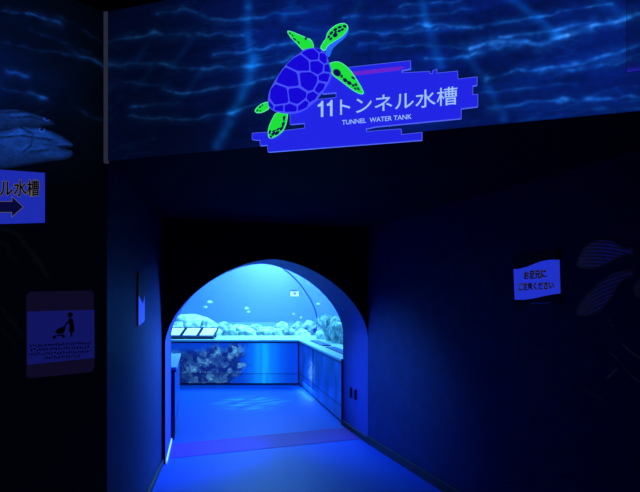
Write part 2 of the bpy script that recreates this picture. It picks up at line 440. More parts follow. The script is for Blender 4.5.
SCU = [[(290,84),(330,64),(362,60),(393,87),(390,123),(345,128)],[(197,160),(240,120),(283,95),(333,134),(336,192),(265,193)],[(137,263),(152,225),(191,173),(260,207),(272,283),(210,290)],
 [(97,360),(102,310),(131,278),(198,302),(209,388),(125,400)],[(280,207),(345,204),(386,232),(383,265),(358,310),(330,316),(288,285)],[(210,307),(270,298),(318,327),(316,358),(265,397),(220,383)],
 [(344,139),(390,134),(423,157),(418,198),(390,217),(347,194)],[(402,87),(430,86),(445,110),(443,143),(430,150),(400,127)],[(367,55),(405,60),(414,77),(398,80)],[(431,160),(455,152),(468,203),(430,198)],
 [(395,223),(425,209),(463,213),(450,263),(397,253)],[(397,267),(435,276),(423,308),(395,332),(370,312)],[(327,336),(360,322),(390,341),(373,368),(340,387),(322,363)],
 [(269,411),(310,377),(333,387),(323,418),(270,441)],[(187,407),(220,395),(260,414),(258,443),(187,446)],[(127,413),(178,404),(176,443),(124,436)],[(89,378),(118,411),(113,430),(89,408)]]
def grow(p, k):
    cx = sum(q[0] for q in p)/len(p); cy = sum(q[1] for q in p)/len(p); return [(cx+(x-cx)*k, cy+(y-cy)*k) for x, y in p]
def rnd(p):                                                   # rounded corners, flat sides
    q = []
    for i in range(len(p)):
        a, b = p[i], p[(i+1) % len(p)]
        q += [(a[0]*.88+b[0]*.12, a[1]*.88+b[1]*.12), (a[0]*.12+b[0]*.88, a[1]*.12+b[1]*.88)]
    return q
flat('flipper', T2, [(40,92),(75,100),(110,116),(146,130),(158,141),(172,139),(190,158),(200,195),(165,205),(135,208),(113,182),(83,152),(58,125)],
 [[(52,103),(65,107),(62,118)],[(68,114),(80,120),(77,131)],[(76,137),(90,138),(97,152),(86,148)],[(100,152),(116,160),(112,172)],[(146,131),(160,142),(146,149)]], .014, .018, M_green, M_spot, M_rim)
flat('neck', T2, [(397,72),(397,100),(372,138),(332,168),(302,198),(288,245),(272,240),(262,205),(280,178),(320,152),(360,122),(385,90)], [], .014, .0175, M_neck, M_spot)
flat('head', T2, [(234,194),(252,160),(270,140),(274,110),(300,78),(335,57),(370,49),(393,63),(396,82),(383,106),(350,136),(302,163),(278,180),(262,212),(248,204)],
 [[(288,112),(303,96),(310,105),(298,118)],[(310,90),(325,78),(335,86),(320,97)],[(335,75),(350,66),(360,72),(346,83)],[(365,64),(381,62),(387,73),(374,78)],[(279,125),(292,122),(290,135),(278,138)],
  [(307,117),(328,108),(336,120),(318,134)],[(289,139),(303,132),(304,143),(290,150)],[(336,93),(350,89),(355,99),(341,105)],[(355,83),(371,81),(369,92),(358,95)],[(316,101),(330,95),(331,104),(318,110)]],
 .0145, .019, M_green, M_spot, M_rim)
flat('flipper', T2, [(284,282),(330,270),(365,283),(402,314),(432,355),(457,395),(477,430),(488,458),(465,460),(428,441),(388,411),(345,377),(308,352),(296,325),(288,300)],
 [[(316,322),(335,319),(351,335),(346,353),(330,353),(314,341)],[(352,351),(363,349),(366,362),(355,365)],[(367,369),(385,371),(391,388),(372,389)],[(391,385),(410,389),(416,405),(395,404)],[(414,359),(428,361),(436,376),(420,371)],
  [(419,405),(432,404),(431,418),(420,416)],[(434,397),(445,399),(449,412),(437,413)],[(446,420),(458,424),(463,438),(451,436)],[(430,422),(440,424),(445,435),(434,433)]], .014, .018, M_green, M_spot, M_rim)
flat('flipper', T3, [(186,92),(155,96),(125,109),(98,130),(76,155),(84,173),(110,177),(140,169),(165,156),(186,142)],
 [[(90,155),(105,152),(100,163),(90,166)],[(110,130),(125,122),(125,132),(112,142)],[(130,115),(140,111),(138,122),(130,125)],[(108,161),(125,155),(124,166)]], .014, .018, M_green, M_spot, M_rim)
flat('flipper', T3, [(240,172),(328,172),(323,220),(311,270),(291,311),(250,346),(188,374),(177,340),(178,300),(195,250),(220,200)],
 [[(290,205),(308,200),(305,230),(293,236)],[(284,250),(303,245),(300,270),(283,281)],[(270,286),(295,281),(285,302),(269,311)],[(240,301),(265,286),(262,301),(245,310)],[(233,321),(262,312),(256,335),(232,343)],
  [(200,337),(224,317),(230,327),(215,350)],[(184,311),(200,308),(195,330),(182,336)],[(189,346),(212,356),(194,367)],[(210,311),(235,303),(232,313),(212,321)]], .014, .018, M_green, M_spot, M_rim)
bm = bmesh.new(); slab(S, [SU.uv(*T1(p)) for p in chaikin(SH, 2)], .014, .021, bm, 0)
for s in SCU: fill(S, [SU.uv(*T1(p)) for p in rnd(grow(s,1.045))], .0216, 1, bm)
tp(bmobj('shell', bm, [M_shell, M_scute], turtle))
# stand-off studs hold the plate off the header
for p in ((290,138),(415,136.5),(468,100),(345,75)):
    bm = bmesh.new(); uu, vv = SU.uv(*p); bm_box(bm, S.P(uu,vv), S.u, S.n, S.v, (-.01,-.037,-.01), (.01,.0,.01)); sp(bmobj('standoff', bm, M_black, sign))
tag(sign, 'blue jagged-edged sign with green sea turtle and pale lettering on the header', 'sign')

# ------------------------------------------------------------------ mural with big fish on the side wall
ZM = 1.0
G1 = [(p[0]/3.518, 90+p[1]/3.518) for p in [(-160,95),(-60,75),(0,70),(60,70),(110,82),(160,99),(192,117),(186,126),(150,128),(120,150),(0,150),(-160,150)]]
G2 = [(p[0]/3.518, 90+p[1]/3.518) for p in [(-160,170),(-60,152),(0,143),(60,128),(130,130),(190,150),(235,175),(256,193),(250,203),(214,205),(250,213),(257,228),(236,245),(180,251),(120,261),(60,271),(0,281),(-160,290)]]
MS = [([(3,11),(12,13),(28,15),(44,18),(58,23)],1.3,.6),([(44,18),(58,23)],2.2,.6),([(0,42),(25,48),(55,52),(76,57),(95,60)],1.0,.28),([(70,50),(78,57),(92,60),(105,68)],1.6,.5),
 ([(5,70),(16,74),(27,77)],1.8,.6),([(0,88),(25,93),(48,100)],1.1,.35),([(28,92),(36,97),(47,100)],2.2,.55),([(60,18),(80,30),(104,44)],1.0,.18),([(30,30),(60,42),(90,55)],1.0,.18),([(70,105),(88,116),(104,121)],1.5,.2),([(10,118),(40,112)],1,.15)]
CORAL = [([(-20,228),(7,231),(20,235),(27,247),(37,260),(46,275)],1.8,.5),([(-6,240),(8,246),(14,262)],2,.3),([(-10,300),(0,308),(15,326),(22,337)],1.6,.4),([(2,330),(14,345)],2,.25)]
def side_fn(X, Y, U, V):
    wx = X+4*(vnoise(X/11, Y/9)-.5); wy = Y+3*(vnoise(X/8+5, Y/8+9)-.5)
    I = np.zeros(X.shape)
    for p, w, s in MS:
        d = segdist(wx, wy, p); I += .7*s*(np.exp(-(d/(w*.75))**2)+.3*np.exp(-(d/(w*3))**2))*(.2+1.5*vnoise(X/7, Y/7))
    K = np.zeros(X.shape)
    for p, w, s in CORAL: K += s*np.exp(-(segdist(wx, wy, p)/w)**2)
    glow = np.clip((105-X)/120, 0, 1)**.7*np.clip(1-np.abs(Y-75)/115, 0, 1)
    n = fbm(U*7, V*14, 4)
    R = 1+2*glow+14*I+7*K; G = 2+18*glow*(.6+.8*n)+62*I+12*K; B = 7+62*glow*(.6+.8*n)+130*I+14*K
    return np.stack([R, G, B], -1)
um1 = plM.len
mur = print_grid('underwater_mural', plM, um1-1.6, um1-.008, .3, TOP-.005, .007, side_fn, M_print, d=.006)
tag(mur, 'dark underwater mural with two big painted fish beside the banner', 'mural')
def fish_fn(poly, eye, mouth, bright):
    def fn(X, Y, U, V):
        xs = [p[0] for p in poly]; ys = [p[1] for p in poly]
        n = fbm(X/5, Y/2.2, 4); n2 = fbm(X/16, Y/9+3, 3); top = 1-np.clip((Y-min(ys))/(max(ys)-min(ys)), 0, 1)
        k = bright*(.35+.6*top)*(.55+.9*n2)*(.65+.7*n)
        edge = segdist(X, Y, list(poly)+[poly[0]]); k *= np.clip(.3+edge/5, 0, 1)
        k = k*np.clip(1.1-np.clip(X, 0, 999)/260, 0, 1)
        for m in mouth: k *= 1-.5*np.exp(-(segdist(X, Y, m)/1.0)**2)*(.5+vnoise(X/3, Y/3))
        hl = np.zeros(X.shape)
        for m in mouth: hl += .5*np.exp(-(segdist(X, Y+2.2, m)/.9)**2)
        ex, ey = eye; r = np.hypot(X-ex, (Y-ey)*1.2)
        k = k*(1-.8*np.exp(-(r/1.4)**2))+.6*np.exp(-((r-2.6)/.9)**2)
        k = k+hl*.25
        return np.stack([3+20*k, 8+68*k, 22+165*k], -1)
    return fn
def painted_fish(pl, poly, fn, parent, d, cell=.003, name='painted_fish'):
    us = [pl.uv(*p) for p in poly]; a = [q[0] for q in us]; b = [q[1] for q in us]
    return print_grid(name, pl, min(a), max(a), min(b), max(b), cell, fn, M_print, parent, poly=chaikin(poly, 2), d=d)
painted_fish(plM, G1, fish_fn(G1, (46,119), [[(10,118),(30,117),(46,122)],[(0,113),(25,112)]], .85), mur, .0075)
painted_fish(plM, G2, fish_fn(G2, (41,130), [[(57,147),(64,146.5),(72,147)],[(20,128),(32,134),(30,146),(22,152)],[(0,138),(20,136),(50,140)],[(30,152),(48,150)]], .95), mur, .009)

# ------------------------------------------------------------------ direction sign and stroller notice
def board(name, pl, px, d, th, m, parent=None):
    bm = bmesh.new(); slab(pl, [pl.uv(*p) for p in px], d, d+th, bm); return bmobj(name, bm, m, parent)
def uvbox(pl, x0, x1, ylt, ylb):
    """upright rectangle: its two sides at x0,x1, top and bottom given on the x0 side"""
    u0, v1 = pl.uv(x0, ylt); _, v0 = pl.uv(x0, ylb); u1 = pl.uv(x1, 200)[0]; return u0, u1, v0, v1
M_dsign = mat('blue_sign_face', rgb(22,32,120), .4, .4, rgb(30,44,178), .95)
M_ink = mat('black_ink', (.004,.004,.01,1), .6, .2)
M_navy = mat('navy_ink', rgb(8,8,50), .6, .2, rgb(8,10,62), .8)
M_tan = mat('tan_outline_ink', rgb(110,100,60), .6, .2, rgb(100,96,84), .8)
ds = board('direction_sign', plM, [(-62,166),(43,173.5),(43,223),(-62,226)], .012, .008, M_dsign)
tag(ds, 'blue direction sign with black lettering and a dark arrow under the painted fish', 'sign')
q = dict(bl=(-43,197.6), br=(37.3,196.2), tl=(-43,180.5))
for off, m, dd in ((.045, M_tan, .0205), (.012, M_ink, .0212)):
    lettering('lettering', 'トンネル水槽', plM, q['bl'], q['br'], q['tl'], dd, m, ds, off)
AR = [(-50,202),(10,202),(10,197),(21.3,207.5),(9.8,217.5),(9.8,212.8),(-50,213.2)]
bm = bmesh.new(); fill(plM, [plM.uv(*p) for p in AR], .0205, 0, bm); o = [plM.uv(*p) for p in AR]
S_keep = S; S = plM; ribbon(bm, o, .0012, .021, True, 1); S = S_keep
bmobj('arrow', bm, [M_navy, M_tan], ds)

M_nface = mat('dim_blue_notice_face', rgb(18,22,90), .5, .3, rgb(17,22,98), .9)
M_nband = mat('dim_purple_notice_band', rgb(16,12,40), .5, .3, rgb(15,11,38), .9)
M_ninkk = mat('notice_ink', (.002,.002,.012,1), .6, .2)
ns = board('notice_sign', plM, [(29,291.6),(90,290.6),(92,293),(93,366),(90,371.5),(60,374.8),(31,377.6),(27,377.4),(25.4,374.5),(25,296)], .010, .006, M_nband)
tag(ns, 'dim notice with a stroller pictogram and purple bands low on the mural wall', 'sign')
board('notice_face', plM, [(25.6,311.5),(92.6,309.8),(92.8,357.6),(25.6,364.5)], .0163, .001, M_nface, ns)
N = lambda p: (15+p[0]/4.922, 280+p[1]/4.922)
bm = bmesh.new()
def blob(bm, pl, pts, d, T=N, it=1): fill(pl, [pl.uv(*T(p)) for p in (chaikin(pts, it) if it else pts)], d, 0, bm)
DN = .0178
circ = lambda x, y, r, n=14: [(x+r*math.cos(2*math.pi*i/n), y+r*math.sin(2*math.pi*i/n)) for i in range(n)]
blob(bm, plM, circ(263,171,13), DN, it=0)
blob(bm, plM, [(254,188),(272,186),(279,205),(284,240),(283,256),(270,260),(257,256),(260,230),(256,205)], DN)
blob(bm, plM, [(264,258),(273,258),(274,276),(264,278)], DN)
blob(bm, plM, [(256,196),(260,206),(248,218),(238,220),(240,213)], DN)
blob(bm, plM, [(236,224),(240,230),(234,262),(205,266),(186,258),(200,240)], DN)
blob(bm, plM, [(238,214),(246,214),(236,238),(230,236)], DN)
blob(bm, plM, circ(184,280,8), DN, it=0); blob(bm, plM, circ(229,276,8), DN, it=0)
blob(bm, plM, [(184,272),(229,266),(230,272),(186,278)], DN, it=0)
bmobj('pictogram', bm, M_ninkk, ns)
bm = bmesh.new(); r2 = random.Random(4)
for row, (x0, x1, y) in enumerate([(66,360,322),(66,360,342),(60,365,362),(135,310,383)]):
    x = x0
    while x < x1:
        w = r2.uniform(7,12); s = -.05*(x-66)
        for k in range(3):
            xx = x+r2.uniform(0,w*.5); yy = y+s+r2.uniform(-6,4)
            blob(bm, plM, [(xx,yy),(xx+w*.55,yy-.5),(xx+w*.6,yy+5),(xx,yy+5.4)], DN, it=0)
        x += w+3
bmobj('small_print', bm, M_ninkk, ns)

# ------------------------------------------------------------------ poster on the narrow passage wall
def wave_sign(name, pl, corners, label, es, words, wave, lower):
    o = board(name, pl, corners, .004, .006, M_ink); tag(o, label, 'sign')
    face = mat(name+'_face', rgb(26,36,130), .5, .3, es, .95)
    bm = bmesh.new(); fill(pl, [pl.uv(*p) for p in wave], .0108, 0, bm); bmobj('wave_face', bm, face, o)
    if words:
        for body, bl, br, tl in words:
            for off, m, dd in ((.07, M_tan2, .0113), (.022, M_ink, .0119)): lettering('lettering', body, pl, bl, br, tl, dd, m, o, off)
        lettering('lettering', '～', pl, *lower, .0113, M_nface, o)
    return o
M_tan2 = mat('ochre_outline_ink', rgb(60,54,34), .6, .2, rgb(58,52,38), .8)
W = lambda p: (505+p[0]/7.57, 245+p[1]/7.57)
wave_sign('caution_sign', plR, [W(p) for p in [(70,80),(415,38),(437,440),(88,472)]],
  'caution notice with wavy black bands and ochre-edged lettering beside the painted striped fish', rgb(32,50,200),
  [('お足元に', W((158,262)), W((326,246)), W((154,205))), ('ご注意ください', W((116,345)), W((382,332)), W((113,292)))],
  [W(p) for p in [(75,182),(110,182),(180,164),(240,140),(290,122),(350,112),(425,112),(432,366),(370,374),(300,388),(230,404),(160,414),(84,414)]], (W((200,452)),W((350,440)),W((200,440))))
wave_sign('caution_poster', plL, [(136.8,272),(143.6,276),(143.2,321),(136.8,326.5)], 'small notice with a wavy black upper part on the narrow passage wall', rgb(38,70,235), None,
  [(136.9,295.5),(138,297),(139.5,300.5),(140.8,304),(142,301),(143.3,295),(143,321),(136.9,326)], None)

# ------------------------------------------------------------------ striped fish mural on the long wall
mr = empty('fish_mural', plR.P(*plR.uv(610,290)))
tag(mr, 'faint wall mural of striped fish and weed on the long dark wall', 'mural')
def mrp(o): o.matrix_parent_inverse = Matrix.Translation(-mr.location); return o
def stripe_fn(ax, ay, per, slope, s, poly):
    def fn(X, Y, U, V):
        c = (Y-ay)-slope*(X-ax)-.010*(X-ax)*(np.abs(X-ax)*.35)
        st = .5+.5*np.sin(c/per*2*math.pi+.8*(fbm(X/8,Y/8,2)-.4)); rr = np.clip((X-ax)/30, 0, 1)
        e = np.clip(segdist(X, Y, list(poly)+[poly[0]])/3, .25, 1)
        k = s*e*(.12+.62*st*(.3+.7*rr))*(.6+.8*fbm(X/4, Y/4, 3)); g = s*e*(1-rr)*.6
        return np.stack([3+10*k+12*g, 3+11*k+15*g, 10+95*k+12*g], -1)
    return fn
F1 = [(576,264.2),(578,258),(581,252.5),(584,246.8),(592.5,241),(604,238.5),(615,241),(622,246.5),(628,248),(634,247),(634,257),(628,254.5),(622,256.6),(613.7,261.5),(602,267),(592.5,269.8),(583,269),(577,267)]
F2 = [(576,311),(580,303),(588,293),(596,285),(607,276),(618.6,270),(630,270),(635,270),(635,277),(630,278),(620,284),(615,295),(609,303),(601,312),(589.5,317),(577,316)]
F3 = [(632,287),(640,277),(652,272),(664,276),(668,288),(660,300),(646,304),(636,297)]
for Pn, a in ((F1,(576,262,3.6,-.12,1.0)),(F2,(576,312,4,-.62,.75)),(F3,(632,287,4,-.1,.5))):
    mrp(painted_fish(plR, Pn, stripe_fn(*a, Pn), mr, .004, .0018))
def weed(pts, w, s):
    d = 1.2*w; xs = [p[0] for p in pts]; ys = [p[1] for p in pts]
    L = [(x-w*.5, y-w) for x, y in pts]+[(x+w*.5, y+w) for x, y in reversed(pts)]
    return mrp(painted_fish(plR, L, lambda X, Y, U, V: np.stack([5+8*s*np.ones(X.shape), 7+14*s*fbm(X/4,Y/4,2)*2, 15+30*s*fbm(X/4,Y/4,2)*2], -1), mr, .003, .0018, 'painted_weed'))
weed([(622,343),(629,350),(640,358),(652,364)],1.6,.8); weed([(610,352),(620,361),(628,373),(640,382),(655,386)],1.0,.6); weed([(618,368),(612,374),(607,380)],.9,.35)
weed([(612,318),(609,324),(615,327)],.9,.35); weed([(634,286),(637,288),(641,288)],1.6,1.4); weed([(580,382),(590,394),(604,400)],.9,.25)

# ------------------------------------------------------------------ counters in the tunnel
ZT = .75
def coral_print(name, seed, rock, es):
    """printed reef panel: blue water with grey-green rock towards one end"""
    m = bpy.data.materials.new(name); m.use_nodes = True; nt = m.node_tree; b = nt.nodes['Principled BSDF']; L = nt.links.new
    b.inputs['Roughness'].default_value = .35; b.inputs['Specular IOR Level'].default_value = .35
    a = nt.nodes.new('ShaderNodeAttribute'); a.attribute_name = 'print'
    L(a.outputs['Color'], b.inputs['Base Color']); L(a.outputs['Color'], b.inputs['Emission Color']); b.inputs['Emission Strength'].default_value = es
    return m
M_reef = coral_print('reef_panel_print', 0, 1, .62)
plF = Plane((-4.4,8.67), (-.35,8.67)); plRc = Plane((-.35,8.67), (.265,6.0)); plLc = Plane((-1.50,5.40), (-1.80,6.68))
def far_fn(X, Y, U, V):
    t = fbm(X/9, Y/8, 4); c = fbm(X/2.6+9, Y/2.4, 4); v2 = fbm(X/5+30, Y/5, 3); w3 = fbm(X/12+70, Y/14, 2)
    edge = 243+7*(vnoise(Y/5, Y*0+3)-.5)*2-np.clip((Y-366)/3, 0, 4)*2+np.clip((360-Y)/12, -1, 1)*3
    topl = 345+7*(vnoise(X/9, X*0+8))-np.clip((X-220)/8, 0, 1)*3
    mrock = 1/(1+np.exp(-(edge-X)/1.4))/(1+np.exp(-(Y-topl)/1.6))
    r1 = 1-np.abs(fbm(X/7+5, Y/6+3, 3)-.44)*9; f = fbm(X/1.3+3, Y/1.2, 3)
    k = .22+.85*np.clip((t-.27)*2.6, 0, 1)*(.45+.9*f)+.22*np.clip(r1, 0, 1)*(.4+f)
    hole = np.clip((v2-.36)*7, .12, 1)*np.clip((w3-.24)*5, .6, 1)
    hl = np.clip((c-.52)*6, 0, 1)*np.clip((f-.36)*4, 0, 1)
    k = k*hole
    Rr = 10+95*k+70*hl; Gr = 36+150*k+60*hl; Br = 108+92*k+40*hl
    cy = np.exp(-((X-262)/13)**2)*(.75+.5*vnoise(X/3, Y/30)); sh = np.exp(-((X-278)/8)**2)*.5
    Rb = 8+12*cy; Gb = 74+92*cy+38*sh; Bb = 196+45*cy+15*sh
    mixf = lambda a, b: b*(1-mrock)+a*mrock
    return np.stack([mixf(Rr, Rb), mixf(Gr, Gb), mixf(Br, Bb)], -1)
def right_fn(X, Y, U, V):
    n = fbm(X/3, Y/30, 3); d = fbm(X/5+3, Y/12, 3)
    w = np.exp(-(((X-311)/3.0)**2+((Y-372)/11)**2))*(.4+1.3*vnoise(X/1.5, Y/2.5)); k = .6+.7*n  # pale patch is a light reflection painted into the panel print
    return np.stack([8+80*w, 58*k+95*w+14*d, 165*k+70*w+20*d], -1)
def counter(name, pl, u0, u1, depth, label, fn, seams, zk=.185):
    e = empty(name, pl.P(u0, 0)); inv = Matrix.Translation(-e.location); pr = lambda o: (setattr(o, 'matrix_parent_inverse', inv), o)[1]
    bm = bmesh.new(); bm_box(bm, pl.o, pl.u, -pl.n, pl.v, (u0,.012,0), (u1,depth,ZT-.03)); pr(bmobj('carcass', bm, M_panel, e))
    pr(print_grid('front_panel', pl, u0, u1, zk+.004, ZT-.05, .008, fn, M_reef, e, d=-.004))
    pr(print_grid('kick_panel', pl, u0, u1, .03, zk-.004, .008, lambda *a: fn(*a)*.97, M_reef, e, d=-.002))
    for s in seams:
        bm = bmesh.new(); bm_box(bm, pl.o, pl.u, pl.n, pl.v, (s-.008,-.006,.0), (s+.008,.004,ZT-.03)); pr(bmobj('joint_strip', bm, M_frame, e))
    bm = bmesh.new(); bm_box(bm, pl.o, pl.u, pl.n, pl.v, (u0,-.01,ZT-.05), (u1,.004,ZT-.028)); pr(bmobj('top_rail', bm, M_frame, e))
    return tag(e, label, 'counter')
counter('tank_counter', plF, .3, plF.len-.004, .94, 'long low counter with coral rock picture under the far tank window', far_fn, [.3+.8, plF.len-.012])
counter('tank_counter', plRc, .006, plRc.len-.03, .46, 'low blue panelled counter running from the arch to the far corner', right_fn, [plRc.len*.40], .2)
counter('tank_counter', plLc, .0, plLc.len, .45, 'short low counter beside the arch opposite the blue panelled counter', right_fn, [])
# black post at the near end of the long side counter
bm = bmesh.new(); bm_box(bm, plRc.o, plRc.u, plRc.n, plRc.v, (plRc.len-.028,-.12,0), (plRc.len+.0,.016,ZT+.01), .004); struct(bmobj('trim_end_post', bm, M_black))
def worktop(name, poly, label):
    vs = [Vector((x,y,ZT-.027)) for x, y in poly]+[Vector((x,y,ZT)) for x, y in poly]; k = len(poly)
    fs = [tuple(range(k))[::-1], tuple(range(k,2*k))]+[(i,(i+1)%k,k+(i+1)%k,k+i) for i in range(k)]
    return tag(mesh(name, vs, fs, M_top), label, 'worktop')
bc = Vector((-.059,9.63,0))
Q = lambda v: (v.x, v.y)
worktop('worktop', [(-4.1,8.655),(-.36,8.655),(-.07,9.62),(-4.1,9.62)], 'pale ledge under the far tank window carrying three tilted information panels')
ne = NE+RD*-.03
worktop('worktop', [(-.352,8.65),Q(ne-RN*.012),Q(ne+RN*.485+RD*-.22),(-.062,9.61)], 'pale ledge along the side window with two flat dark plates')
a0 = plLc.P(0,0); a1 = plLc.P(plLc.len,0)
worktop('worktop', [Q(a0+plLc.n*.012),Q(a1+plLc.n*.012),Q(a1-plLc.n*.46),Q(a0-plLc.n*.46)], 'short pale ledge on the small counter beside the arch')

# tilted information panels on the far ledge
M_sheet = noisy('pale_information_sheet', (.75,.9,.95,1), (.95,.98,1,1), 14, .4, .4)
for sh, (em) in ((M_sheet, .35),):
    b = sh.node_tree.nodes['Principled BSDF']; b.inputs['Emission Color'].default_value = (.55,.9,1,1); b.inputs['Emission Strength'].default_value = em  # slight emission added to brighten the sheets
def info_panel(x0, x1, label):
    e = empty('information_panel', ((x0+x1)/2, 9.05, ZT)); inv = Matrix.Translation(-e.location)
    A = Vector((x0,8.84,ZT+.012)); ay = Vector((0,.46,.135)).normalized(); ax = Vector((1,0,0)); az = ax.cross(ay)
    w = x1-x0; h = .48
    bm = bmesh.new(); bm_box(bm, A, ax, ay, az, (0,0,0), (w,h,.018), .004)
    bm_box(bm, A, ax, ay, az, (0,0,-.008), (w,.075,.030)); bm_box(bm, A, ax, ay, az, (0,h-.02,.018), (w,h,.030))
    bm_box(bm, A, ax, ay, az, (0,.05,.018), (.024,h-.02,.030)); bm_box(bm, A, ax, ay, az, (w-.024,.05,.018), (w,h-.02,.030))
    f = bmobj('panel_frame', bm, M_frame, e); f.matrix_parent_inverse = inv
    bm = bmesh.new(); bm_box(bm, A, ax, ay, az, (.024,.075,.0185), (w-.024,h-.02,.022)); f = bmobj('printed_sheet', bm, M_sheet, e); f.matrix_parent_inverse = inv
    bm = bmesh.new(); bm_box(bm, Vector((0,0,0)), (1,0,0), (0,1,0), (0,0,1), (x0+.03,9.20,ZT+.001), (x1-.03,9.24,ZT+.115)); f = bmobj('rear_support', bm, M_frame, e); f.matrix_parent_inverse = inv
    tag(e, label, 'panel', 'tilted information panels on the far ledge')
info_panel(-2.668,-2.384,'tilted white information panel nearest the arch edge, first of three on the ledge')
info_panel(-2.380,-2.096,'middle one of three tilted white information panels on the far ledge')
info_panel(-2.092,-1.806,'tilted white information panel at the open end of the row of three')
# flat plates on the side ledge
for t0, t1, lab in ((.25,1.12,'narrow dark blue plate lying on the side ledge near the far corner'),(1.32,2.35,'narrow dark blue plate lying on the side ledge near the arch')):
    o = CO+RD*t0+Vector((0,0,ZT)); bm = bmesh.new()
    bm_box(bm, o, RD, RN, (0,0,1), (0,.14,.001), (t1-t0,.27,.014), .003)
    f = bmobj('ledge_plate', bm, M_frame); tag(f, lab, 'plate', 'dark plates on the side ledge')
    bm = bmesh.new(); bm_box(bm, o, RD, RN, (0,0,1), (.02,.155,.0143), (t1-t0-.02,.255,.016)); bmobj('printed_sheet', bm, mat('blue_plate_print', (.02,.08,.35,1), .3, .5), f)
# two little upright pulls on the arch lining
plV = Plane(AI1, RW1)
for x, lab in ((351.6,'small upright metal pull low on the arch lining, deeper inside the arch'),(356,'small upright metal pull low on the arch lining, closer to the outer wall')):
    u0, v0 = plV.uv(x, 398 if x < 354 else 400); _, v1 = plV.uv(x, 387 if x < 354 else 389)
    e = empty('pull_handle', plV.P(u0, v0)); inv = Matrix.Translation(-e.location)
    bm = bmesh.new(); bm_box(bm, plV.o, plV.u, plV.n, plV.v, (u0-.012,.0015,v0), (u0+.022,.006,v1), .001); f = bmobj('back_plate', bm, M_black, e); f.matrix_parent_inverse = inv
    bm = bmesh.new(); bm_box(bm, plV.o, plV.u, plV.n, plV.v, (u0-.004,.006,v0+.008), (u0+.014,.026,v1-.004), .003); f = bmobj('grip', bm, M_frame, e); f.matrix_parent_inverse = inv
    tag(e, lab, 'handle', 'upright pulls on the arch lining')

# ------------------------------------------------------------------ acrylic windows
PROF = [(0,.73),(.002,.95),(.012,1.15),(.121,1.38),(.309,1.625),(.52,1.82),(.78,1.99),(1.08,2.12),(1.4,2.2)]
def smooth_profile():
    out = []
    for i in range(len(PROF)-1):
        p0 = PROF[max(i-1,0)]; p1 = PROF[i]; p2 = PROF[i+1]; p3 = PROF[min(i+2,len(PROF)-1)]
        for k in range(5):
            t = k/5
            out.append(tuple(.5*(2*p1[j]+(p2[j]-p0[j])*t+(2*p0[j]-5*p1[j]+4*p2[j]-p3[j])*t*t+(3*p1[j]-p0[j]-3*p2[j]+p3[j])*t**3) for j in (0,1)))
    return out+[PROF[-1]]
PR = smooth_profile()
mit = lambda s, z: Vector((-.059-.796*s, 9.63-s, z))
nearR = NE+RN*.5; k = len(PR)
struct(mesh('window_1', [Vector((-4.2,9.63-s,z)) for s, z in PR]+[mit(s,z) for s, z in PR], [(i,i+1,k+i+1,k+i) for i in range(k-1)], M_acr, smooth=True))
struct(mesh('window_2', [mit(s,z) for s, z in PR]+[nearR-RN*s+RD*-.02+Vector((0,0,z)) for s, z in PR], [(i,i+1,k+i+1,k+i) for i in range(k-1)], M_acr, smooth=True))
b0 = a0-plLc.n*.46; b1 = a1-plLc.n*.46
struct(mesh('window_3', [b0+plLc.n*s+Vector((0,0,z)) for s, z in PR]+[b1+plLc.n*s+Vector((0,0,z)) for s, z in PR], [(i,i+1,k+i+1,k+i) for i in range(k-1)], M_acr, smooth=True))
# joint strip between the two panes
def tube(name, pts, r, m, parent=None, seg=8):
    bm = bmesh.new(); rings = []
    for i, p in enumerate(pts):
        t = (pts[min(i+1,len(pts)-1)]-pts[max(i-1,0)]).normalized(); a = t.cross(Vector((.3,.8,.1))).normalized(); b = t.cross(a)
        rings.append([bm.verts.new(p+a*r*math.cos(2*math.pi*j/seg)+b*r*math.sin(2*math.pi*j/seg)) for j in range(seg)])
    for i in range(len(rings)-1):
        for j in range(seg): bm.faces.new([rings[i][j], rings[i][(j+1)%seg], rings[i+1][(j+1)%seg], rings[i+1][j]])
    return bmobj(name, bm, m, parent, True)
M_joint = mat('blue_joint_sealant', (.01,.06,.32,1), .4, .4)
struct(tube('trim_pane_joint', [mit(s,z) for s, z in PR if z < 2.13], .013, M_joint))

# ------------------------------------------------------------------ tank behind the windows
tp_poly = [(-7,9.66),(-.04,9.66),(.82,6.27),(4.5,7.6),(4.5,15.5),(-7,15.5)]
shelf = [(-7,9.66),(-.04,9.66),(.82,6.27),(2.6,6.95),(1.6,11.0),(-7,11.1)]
deep = [(-7,15.5),(4.5,15.5),(4.5,7.6)]
vs = [(*p,.68) for p in shelf]+[(*p,-.1) for p in shelf[3:]]+[(*p,-.1) for p in deep]
struct(mesh('floor_tank', vs, [(0,1,2,3,4,5),(3,6,7,4),(4,7,8,5),(6,11,10,7),(7,10,9,8)], M_sand))
bk = [(-7,9.66),(-7,15.5),(4.5,15.5),(4.5,7.6)]
vs = []
for x, y in bk: vs += [(x,y,-.1),(x,y,3.6)]
struct(mesh('wall_tank_back', vs, [(2*i,2*i+2,2*i+3,2*i+1) for i in range(3)], M_back))
struct(mesh('ceiling_tank', [(-7,6,3.6),(4.5,6,3.6),(4.5,15.5,3.6),(-7,15.5,3.6)], [(0,1,2,3)], M_dark))
k = len(tp_poly); vs = [(*p,.69) for p in tp_poly]+[(*p,3.3) for p in tp_poly]
wt = mesh('tank_water', vs, [tuple(range(k))[::-1], tuple(range(k,2*k))]+[(i,(i+1)%k,k+(i+1)%k,k+i) for i in range(k)], water_mat())
bmx = bmesh.new(); bmx.from_mesh(wt.data); bmesh.ops.recalc_face_normals(bmx, faces=bmx.faces); bmx.to_mesh(wt.data); bmx.free()
tag(wt, 'hazy blue sea water filling the tank behind the curved windows', 'water', kind='stuff')

